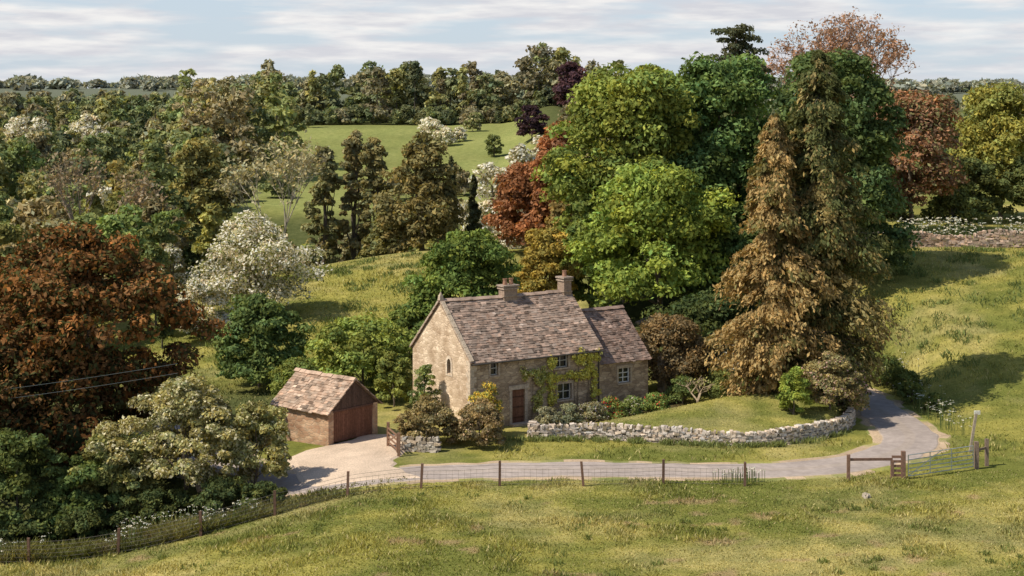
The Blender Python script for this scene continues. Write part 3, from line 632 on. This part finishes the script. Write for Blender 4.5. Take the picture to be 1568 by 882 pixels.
for nm_,x,y,h,w,c,c2,f in [("lavender_bush",2.0,89.3,1.4,1.8,(.14,.145,.10),None,0),("lavender_bush",3.3,90.4,1.3,1.7,(.13,.14,.09),None,0),("lavender_bush",4.6,91.3,1.2,1.9,(.13,.13,.08),(.26,.23,.28),.1),
    ("rose_bush",5.9,92.4,1.3,1.8,(.09,.12,.04),(.34,.05,.035),.09),("rose_bush",7.2,93.3,1.2,1.7,(.10,.13,.045),(.33,.30,.27),.1),("rose_bush",8.6,94.4,1.2,1.9,(.10,.14,.045),(.32,.05,.04),.05),
    ("box_bush",10.6,97.4,1.6,2.2,(.07,.095,.035),None,0),("box_bush",13.0,99.0,1.9,2.6,(.09,.11,.04),None,0),("box_bush",15.0,98.0,1.4,2.4,(.09,.12,.04),None,0)]:
    tree(nm_,x,y,h,w,c,30,160,.065,hb=-.1,rc=.14,col2=c2,frac=f,lob=.4)
tree("box_bush",-5.0,94.0,1.9,2.0,(.08,.11,.035),34,160,.075,hb=-.1,rc=.15,zg=0)
baretree("magnolia_bush",11.4,96.2,1.9,2.6,(.14,.15,.06),(.35,.27,.18),nleaf=2,s=.08,rad=.2,depth=4,r=.06,frac=.6)
# ---------------------------------------------------------------- dry stone walls
def drywall(name,P,h,th=.45,col=(.50,.43,.345),cop=True,hvar=.1,rowh=.12,sl=.24,irr=.03):
    P=smoothpath(P,.15); d=np.r_[0,np.cumsum(np.linalg.norm(np.diff(P,axis=0),axis=1))]; Q=[];C=[]
    at=lambda s:A([np.interp(s,d,P[:,0]),np.interp(s,d,P[:,1])])
    rows=int(h/rowh)
    for r in range(rows+(1 if cop else 0)):
        s=rng.random()*.2
        while s<d[-1]:
            l=sl*(.4+1.3*rng.random()**1.5); m_=min(s+l/2,d[-1]); p=at(m_); q=at(min(m_+.1,d[-1])); q0=at(max(m_-.1,0)); t=nrm(q-q0)
            hl=h*(1+hvar*(vn(m_,0,2.2,51)-.5)*2+.06*(vn(m_,0,.5,52)-.5))
            z=float(H(p[0],p[1]-.5))-.1+(r+.5)*rowh*hl/h+rng.normal()*.012
            tt=th*(1.12-.25*r/rows)+rng.normal()*.05
            hh=rowh*(.75+.5*rng.random())
            cc=A(col)*(.55+.6*rng.random())*(1+.05*rng.normal()*A([1,.1,-1]))
            if rng.random()<.14: cc=A([.27,.22,.15])
            if r==rows: 
                l=.08+.16*rng.random(); hh=.10+.16*rng.random(); z+=.02
            a_=rng.normal()*.12
            Q.append(box((p[0]+rng.normal()*.015,p[1]+rng.normal()*.015,z),(l*1.0,tt,hh),A([t[0]*math.cos(a_),t[1]*math.cos(a_),math.sin(a_)]),A([-t[1],t[0],0]),A([-t[0]*math.sin(a_),-t[1]*math.sin(a_),math.cos(a_)]),jit=irr)); C.append(np.tile(cc,(6,1)))
            s+=l
    return mk(name,np.concatenate(Q),np.clip(np.concatenate(C),.02,.8),[STONE])
drywall("dry_stone_wall",[(1.3,88.6),(1.35,87.5),(4.2,87.4),(7.8,86.7),(11.3,85.9),(14.2,85.9),(16.5,87.0),(18.6,89.1),(19.9,92),(20.2,96)],.78,col=(.66,.56,.46),hvar=.16,rowh=.11)
drywall("dry_stone_wall",[(26.8,125.0),(28.5,127.5),(32,130),(37,130.5),(43,129.5),(52,128)],1.35,.5,(.56,.41,.31),hvar=.28,rowh=.17,sl=.36,irr=.045)
drywall("dry_stone_wall",[(-6.0,84.6),(-5.0,84.3),(-4.0,84.2)],.8)
drywall("dry_stone_wall",[(9.4,100.4),(11.5,102.2),(14,104.5)],2.4,.5,(.50,.40,.30),rowh=.17)
# ---------------------------------------------------------------- fences and gates
FP=[(-34.5,72,),(-28.5,71.8),(-22.2,72),(-18.2,72.5),(-14.5,73),(-11.2,74),(-7.9,75.4),(-4.4,76.3),(-.6,76.8),(3.45,76.7),(7.45,77.1),(11.4,76.7)]
def tpos(x,y,z=0): return A([x,y,float(H(x,y))+z])
Q=[];C=[]
for i,(x,y) in enumerate(FP):
    hh=1.15+.08*rng.random(); l=rng.normal()*.03; c=tpos(x,y,hh/2-.05)
    Q.append(box(c,(.12,.12,hh+.1),(1,0,0),(0,1,0),nrm(A([l,0,1])),jit=.006));C.append(np.tile(A([.17,.10,.07])*(.8+.4*rng.random()),(6,1)))
fence=mk("wire_fence",np.concatenate(Q),np.concatenate(C),[WOOD])
Q=[]
for i in range(len(FP)-1):
    a=tpos(*FP[i]);b=tpos(*FP[i+1]); n=8
    for z in(.12,.3,.48,.66,.84,1.02):
        for k in range(n):
            p=a+(b-a)*k/n;q=a+(b-a)*(k+1)/n
            p=tpos(p[0],p[1],z-.03*math.sin(math.pi*k/n));q=tpos(q[0],q[1],z-.03*math.sin(math.pi*(k+1)/n)); Q.append(tube(p,q,.008,.008,3))
    L_=np.linalg.norm(b-a)
    for k in range(int(L_/.3)):
        p=a+(b-a)*k*.3/L_; Q.append(tube(tpos(p[0],p[1],.1),tpos(p[0],p[1],.84),.005,.005,3))
mk("wires",np.concatenate(Q),A([.20,.17,.13]),[METAL],parent=fence)
Q=[]
for x,y,h in((16.7,77.8,1.35),(18.95,78.1,1.0)): Q.append(box(tpos(x,y,h/2-.05),(.15,.15,h),jit=.008))
Q.append(box((tpos(16.7,77.8,1.05)+tpos(18.95,78.1,1.0))/2,(2.3,.06,.13),nrm(A([2.25,.3,-.05])),nrm(A([-.3,2.25,0])),Z_))
for k in range(5): Q.append(box(tpos(19.2,78.1,.2+.23*k),(.55,.06,.12)))
Q.append(box(tpos(19.5,78.1,.65),(.2,.2,1.5)))
mk("post_and_rail_fence",np.concatenate(Q),A([.22,.13,.09]),[WOOD])
a=A([19.75,78.1]);b=A([23.6,80.2])
def gp_(t,z): 
    p=a+(b-a)*t; return A([p[0],p[1],z])
Q=[]
for z in(.15,.34,.53,.74,.96,1.2): Q.append(tube(gp_(0,z),gp_(1,z),.026,.026,6))
for t in(0,.33,.66,1): Q.append(tube(gp_(t,.15),gp_(t,1.2),.026,.026,6))
Q.append(tube(gp_(0,.15),gp_(.5,1.2),.02,.02,6))
mk("metal_field_gate",np.concatenate(Q),A([.55,.57,.54]),[METAL])
Q=[box(tpos(23.8,80.3,.65),(.2,.2,1.5),jit=.01),box(tpos(24.5,80.9,.7),(.16,.16,1.4),jit=.01),box(tpos(24.15,80.6,.95),(.9,.06,.12),nrm(A([.7,.6,0])),nrm(A([-.6,.7,0])),Z_)]
mk("gate_post",np.concatenate(Q),A([.22,.16,.12]),[WOOD])
c=tpos(24.7,84,1.0); d_=nrm(A([.16,0,1]))
mk("leaning_post",np.concatenate([box(c,(.13,.13,2.2),(1,0,0),(0,1,0),d_),box(c+d_*1.15+A([.05,0,0]),(.32,.08,.2))]),np.concatenate([np.tile(A([.34,.28,.21]),(6,1)),np.tile(A([.6,.58,.5]),(6,1))]),[WOOD])
a=A([-6.75,85.3]);b=A([-6.1,83.3])
Q=[];dd=nrm(A([b[0]-a[0],b[1]-a[1],0]));nn_=A([-dd[1],dd[0],0]);Lg=np.linalg.norm(b-a)
for z in(.25,.5,.75,1.0): Q.append(box(A([*(a+b)/2,z+.05]),(Lg,.04,.09),dd,nn_,Z_))
for t in(0.02,.98): Q.append(box(A([*(a+(b-a)*t),.65]),(.09,.06,1.0),dd,nn_,Z_))
p=A([*a,.3]);q=A([*b,1.1]); Q.append(box((p+q)/2,(np.linalg.norm(q-p),.035,.08),nrm(q-p),nn_,nrm(np.cross(nrm(q-p),nn_))))
Q.append(box(tpos(a[0],a[1]+.12,.65),(.16,.16,1.4)));Q.append(box(tpos(-6.0,83.1,.6),(.16,.16,1.3)))
mk("wooden_gate",np.concatenate(Q),A([.24,.14,.09]),[WOOD])
Q=[]
for dz in(0,.5):
    P0=A([-60,74,3.2+dz]);P1=A([-17.5,82,4.6+dz]);pr=P0
    for k in range(1,25):
        t=k/24; q=P0+(P1-P0)*t-A([0,0,4*1.2*t*(1-t)]); Q.append(tube(pr,q,.010,.010,4)); pr=q
mk("power_cable",np.concatenate(Q),A([.10,.12,.12]),[PAINT])
Q=[];C_=A([16.9,74.6,.06+float(H(16.9,74.6))])
for k in range(7): Q.append(box(C_+rng.normal(size=3)*A([.10,.1,.03]),(.25,.22,.18),nrm(rng.normal(size=3)*A([1,.4,.2])+A([1,0,0])),Y_,Z_,jit=.05,taper=.35))
mk("limestone_boulder",np.concatenate(Q),A([.42,.36,.28]),[STONE])
# ---------------------------------------------------------------- grass + wild flowers
def dist_path(X,Y,P):
    P=P[::2]; D=np.full(X.shape,1e9)
    for p in P: D=np.minimum(D,(X-p[0])**2+(Y-p[1])**2)
    return np.sqrt(D)
def blades(name,X,Y,hgt,wid,bright=1.1,tint=None,lean=.5,tf=.18):
    n=len(X); Z=H(X,Y); P=np.stack([X,Y,Z-.02],1)
    a=rng.random(n)*6.28; s=np.stack([np.cos(a),np.sin(a),0*a],1)*(wid*(.6+.8*rng.random(n)))[:,None]
    h=(hgt*(.5+.9*rng.random(n)))[:,None]; le=rng.normal(size=(n,3))*A([1,1,0])*lean*h
    Q=np.stack([P,P+s+le*.35+A([0,0,.45])*h,P+le+A([0,0,1.])*h,P-s+le*.35+A([0,0,.45])*h],1)
    C=gcol(X,Y)*bright*(.72+.56*rng.random((n,1)))*(1+.05*rng.normal(size=(n,1))*A([1,.2,-.5]))
    if tint is not None:
        k=rng.random((n,1))<tf; C=np.where(k,A(tint)*(.7+.6*rng.random((n,1))),C)
    return mk(name,Q,np.clip(C,.01,.8),[LEAF])
n=180000
X=rng.uniform(-30,32,n);Y=rng.uniform(57,80,n); k=(dist_path(X,Y,RP)>2.1)
tall=ss(.45,.75,vn(X,Y,2.2,61)*.6+vn(X,Y,.8,63)*.4)
X,Y,tall=X[k],Y[k],tall[k]
blades("grass",X,Y,.07+.15*tall,np.full(len(X),.024),1.15,(.50,.43,.20),tf=.12)
n=50000;X=rng.uniform(-1,45,n);Y=rng.uniform(81,131,n);k=(dist_path(X,Y,RP)>2.1)&((X>23.8)|((Y<87)&(X<24)&(Y<np.interp(X,WX,WY)-.3)))
X,Y=X[k],Y[k];blades("grass",X,Y,.10+.14*ss(.4,.7,vn(X,Y,3,62)),np.full(len(X),.03),1.1,(.46,.40,.17))
n=16000;X=rng.uniform(3,20,n);Y=rng.uniform(87,99,n);k=(Y>np.interp(X,WX,WY)+.5)&((X-.34)*.552-(Y-91.2)*.834>3);X,Y=X[k],Y[k]
blades("lawn_grass",X,Y,np.full(len(X),.06),np.full(len(X),.025),1.25,(.52,.46,.16))
n=30000;X=rng.uniform(-30,0,n);Y=rng.uniform(98,152,n);blades("grass",X,Y,.14+.14*ss(.4,.7,vn(X,Y,4,64)),np.full(n,.04),1.1,(.44,.40,.17))
n=24000;t=rng.random(n);X=-32+29*t;Y=np.interp(X,[f[0] for f in FP],[f[1] for f in FP])+.1+2.2*rng.random(n)**1.3
k=rng.random(n)>ss(-13,-4,X);X,Y=X[k],Y[k]
blades("verge_grass",X,Y,(.16+.30*ss(-7,-15,X))*(.5+vn(X,Y,1.2,66)),np.full(len(X),.032),.65,(.26,.27,.11))
# coarse darker tussocks / dock scattered over the slopes
def tussocks(name,cx,cy,r,hh,col,per=45,w=.04):
    n=len(cx); R=r*(.5+rng.random((n,1))); a=rng.random((n,per))*6.28; q=np.sqrt(rng.random((n,per)))*R
    X=(cx[:,None]+np.cos(a)*q).ravel();Y=(cy[:,None]+np.sin(a)*q).ravel()
    k=dist_path(X,Y,RP)>2.2; X,Y=X[k],Y[k]; n=len(X); Z=H(X,Y);P=np.stack([X,Y,Z-.02],1)
    a=rng.random(n)*6.28; s=np.stack([np.cos(a),np.sin(a),0*a],1)*(w*(.6+.8*rng.random(n)))[:,None]; h=(hh*(.4+.9*rng.random(n)))[:,None]; le=rng.normal(size=(n,3))*A([1,1,0])*.4*h
    Q=np.stack([P,P+s+le*.4+A([0,0,.5])*h,P+le+A([0,0,1.])*h,P-s+le*.4+A([0,0,.5])*h],1)
    mk(name,Q,np.clip(A(col)*(.65+.7*rng.random((n,1))),.01,.8),[LEAF])
n=260;cx=rng.uniform(24.5,46,n);cy=rng.uniform(86,129,n);k=vn(cx,cy,7,81)>.42;tussocks("tussock_grass",cx[k],cy[k],.7,.32,(.17,.21,.07))
n=170;cx=rng.uniform(-28,-1,n);cy=rng.uniform(103,150,n);k=vn(cx,cy,9,82)>.4;tussocks("tussock_grass",cx[k],cy[k],.9,.4,(.17,.21,.07),50,.05)
n=210;cx=rng.uniform(-24,30,n);cy=rng.uniform(59,76,n);k=vn(cx,cy,5,83)>.5;tussocks("tussock_grass",cx[k],cy[k],.4,.2,(.20,.23,.07),40,.025)
n=90;cx=rng.uniform(-3,20,n);cy=np.interp(cx,WX,WY)-.35-.4*rng.random(n);tussocks("tussock_grass",cx,cy,.35,.32,(.22,.25,.09),40,.025)
def parsley(name,X,Y,h=.8,s=.035):
    n=len(X);Z=H(X,Y);hh=h*(.5+.7*rng.random(n)); C=np.stack([X,Y,Z+hh],1)
    Q,Cc=leafq(C,np.tile(A([.13,.13,.03]),(n,1)),A([.62,.6,.5]),7,s,shell=.1,up=1.5,asp=.9,gain=1)
    b=np.stack([X,Y,Z],1);w=A([.012,0,0]);S=np.stack([b-w,b+w,C+w,C-w],1)
    mk(name,np.concatenate([S,Q]),np.concatenate([np.tile(A([.13,.17,.06]),(n,1)),Cc]),[PETAL])
n=620;X=-29+17*rng.random(n);Y=np.interp(X,[f[0] for f in FP],[f[1] for f in FP])+.3+2.4*rng.random(n);k=vn(X,Y,1.8,71)*.7+vn(X,Y,.6,73)*.3>.45;parsley("cow_parsley",X[k],Y[k],.85,.03)
n=60;X=11.5+rng.normal(size=n)*.6;Y=77.5+rng.normal(size=n)*.3;parsley("cow_parsley",X,Y,.6,.026)
n=200;Y=88+18*rng.random(n);X=24.9+.6*rng.normal(size=n)+.02*(Y-88);k=X>24.3;parsley("cow_parsley",X[k],Y[k],.9,.033)
n=500;X=33+14*rng.random(n);Y=131.5+3*rng.random(n);k=vn(X,Y,2.5,72)>.4;parsley("cow_parsley",X[k],Y[k],1.9,.07)
n=160;X=13.5+1.5*rng.normal(size=n);Y=102+rng.normal(size=n);parsley("cow_parsley",X,Y,1.6,.05)
# ---------------------------------------------------------------- sky, sun, camera
to=A([-.93,-.36]);to/=np.linalg.norm(to);el=math.radians(51)
wd=bpy.data.worlds.new("World");scn.world=wd;wd.use_nodes=True;nt=wd.node_tree;nt.nodes.clear()
sk=nt.nodes.new('ShaderNodeTexSky');sk.sky_type='NISHITA';sk.sun_disc=False;sk.sun_elevation=el;sk.sun_rotation=math.atan2(to[0],to[1])%(2*math.pi)
sk.air_density=1.0;sk.dust_density=.8;sk.ozone_density=1.2
bg=nt.nodes.new('ShaderNodeBackground');bg.inputs[1].default_value=.13;ow=nt.nodes.new('ShaderNodeOutputWorld')
tc=nt.nodes.new('ShaderNodeTexCoord');mp=nt.nodes.new('ShaderNodeMapping');mp.inputs['Scale'].default_value=(4.6,4.6,34);mp.inputs['Location'].default_value=(1.7,.0,.95)
nt.links.new(tc.outputs['Generated'],mp.inputs[0])
nz=N(nt,'ShaderNodeTexNoise',Scale=2.0,Detail=9.0,Roughness=.5,Distortion=.1);nt.links.new(mp.outputs[0],nz.inputs['Vector'])
rp=ramp(nt,[(.40,(0,0,0)),(.56,(1,1,1))]);nt.links.new(nz.outputs['Fac'],rp.inputs[0])
nz2=N(nt,'ShaderNodeTexNoise',Scale=4.5,Detail=7.0,Roughness=.55);nt.links.new(mp.outputs[0],nz2.inputs['Vector'])
rc=ramp(nt,[(.38,(5.2,5.25,5.6)),(.64,(6.9,6.8,6.7))]);nt.links.new(nz2.outputs['Fac'],rc.inputs[0])
sp=nt.nodes.new('ShaderNodeSeparateXYZ');nt.links.new(tc.outputs['Generated'],sp.inputs[0])
mr=nt.nodes.new('ShaderNodeMapRange');mr.inputs[1].default_value=.10;mr.inputs[2].default_value=.40;mr.inputs[3].default_value=1;mr.inputs[4].default_value=0;nt.links.new(sp.outputs[2],mr.inputs[0])
def mul(a,b):
    m=nt.nodes.new('ShaderNodeMath');m.operation='MULTIPLY'
    for i,v in enumerate((a,b)):
        if hasattr(v,'node'): nt.links.new(v,m.inputs[i])
        else: m.inputs[i].default_value=v
    return m.outputs[0]
hz=mix(nt,'MIX',mul(mr.outputs[0],.75),sk.outputs[0],(4.5,5.3,6.3,1))
c=mix(nt,'MIX',mul(rp.outputs[0],mr.outputs[0]),hz,rc.outputs[0])
nt.links.new(c,bg.inputs[0]);nt.links.new(bg.outputs[0],ow.inputs[0])
sd=bpy.data.lights.new("sun",'SUN');sd.energy=5.0;sd.angle=math.radians(.5);sd.color=(1,.92,.79)
so=bpy.data.objects.new("sun",sd);scn.collection.objects.link(so)
v=Vector((to[0]*math.cos(el),to[1]*math.cos(el),math.sin(el)));so.rotation_euler=v.to_track_quat('Z','Y').to_euler();so.location=v*100
cd=bpy.data.cameras.new("camera");cd.lens=55.1;cd.sensor_width=36;cd.shift_y=-.1856;cd.clip_end=9000;cd.clip_start=1
co=bpy.data.objects.new("camera",cd);scn.collection.objects.link(co);co.location=(0,0,19);co.rotation_euler=(math.radians(90),0,0);scn.camera=co
scn.view_settings.view_transform='Standard';scn.view_settings.look='None';scn.view_settings.exposure=0
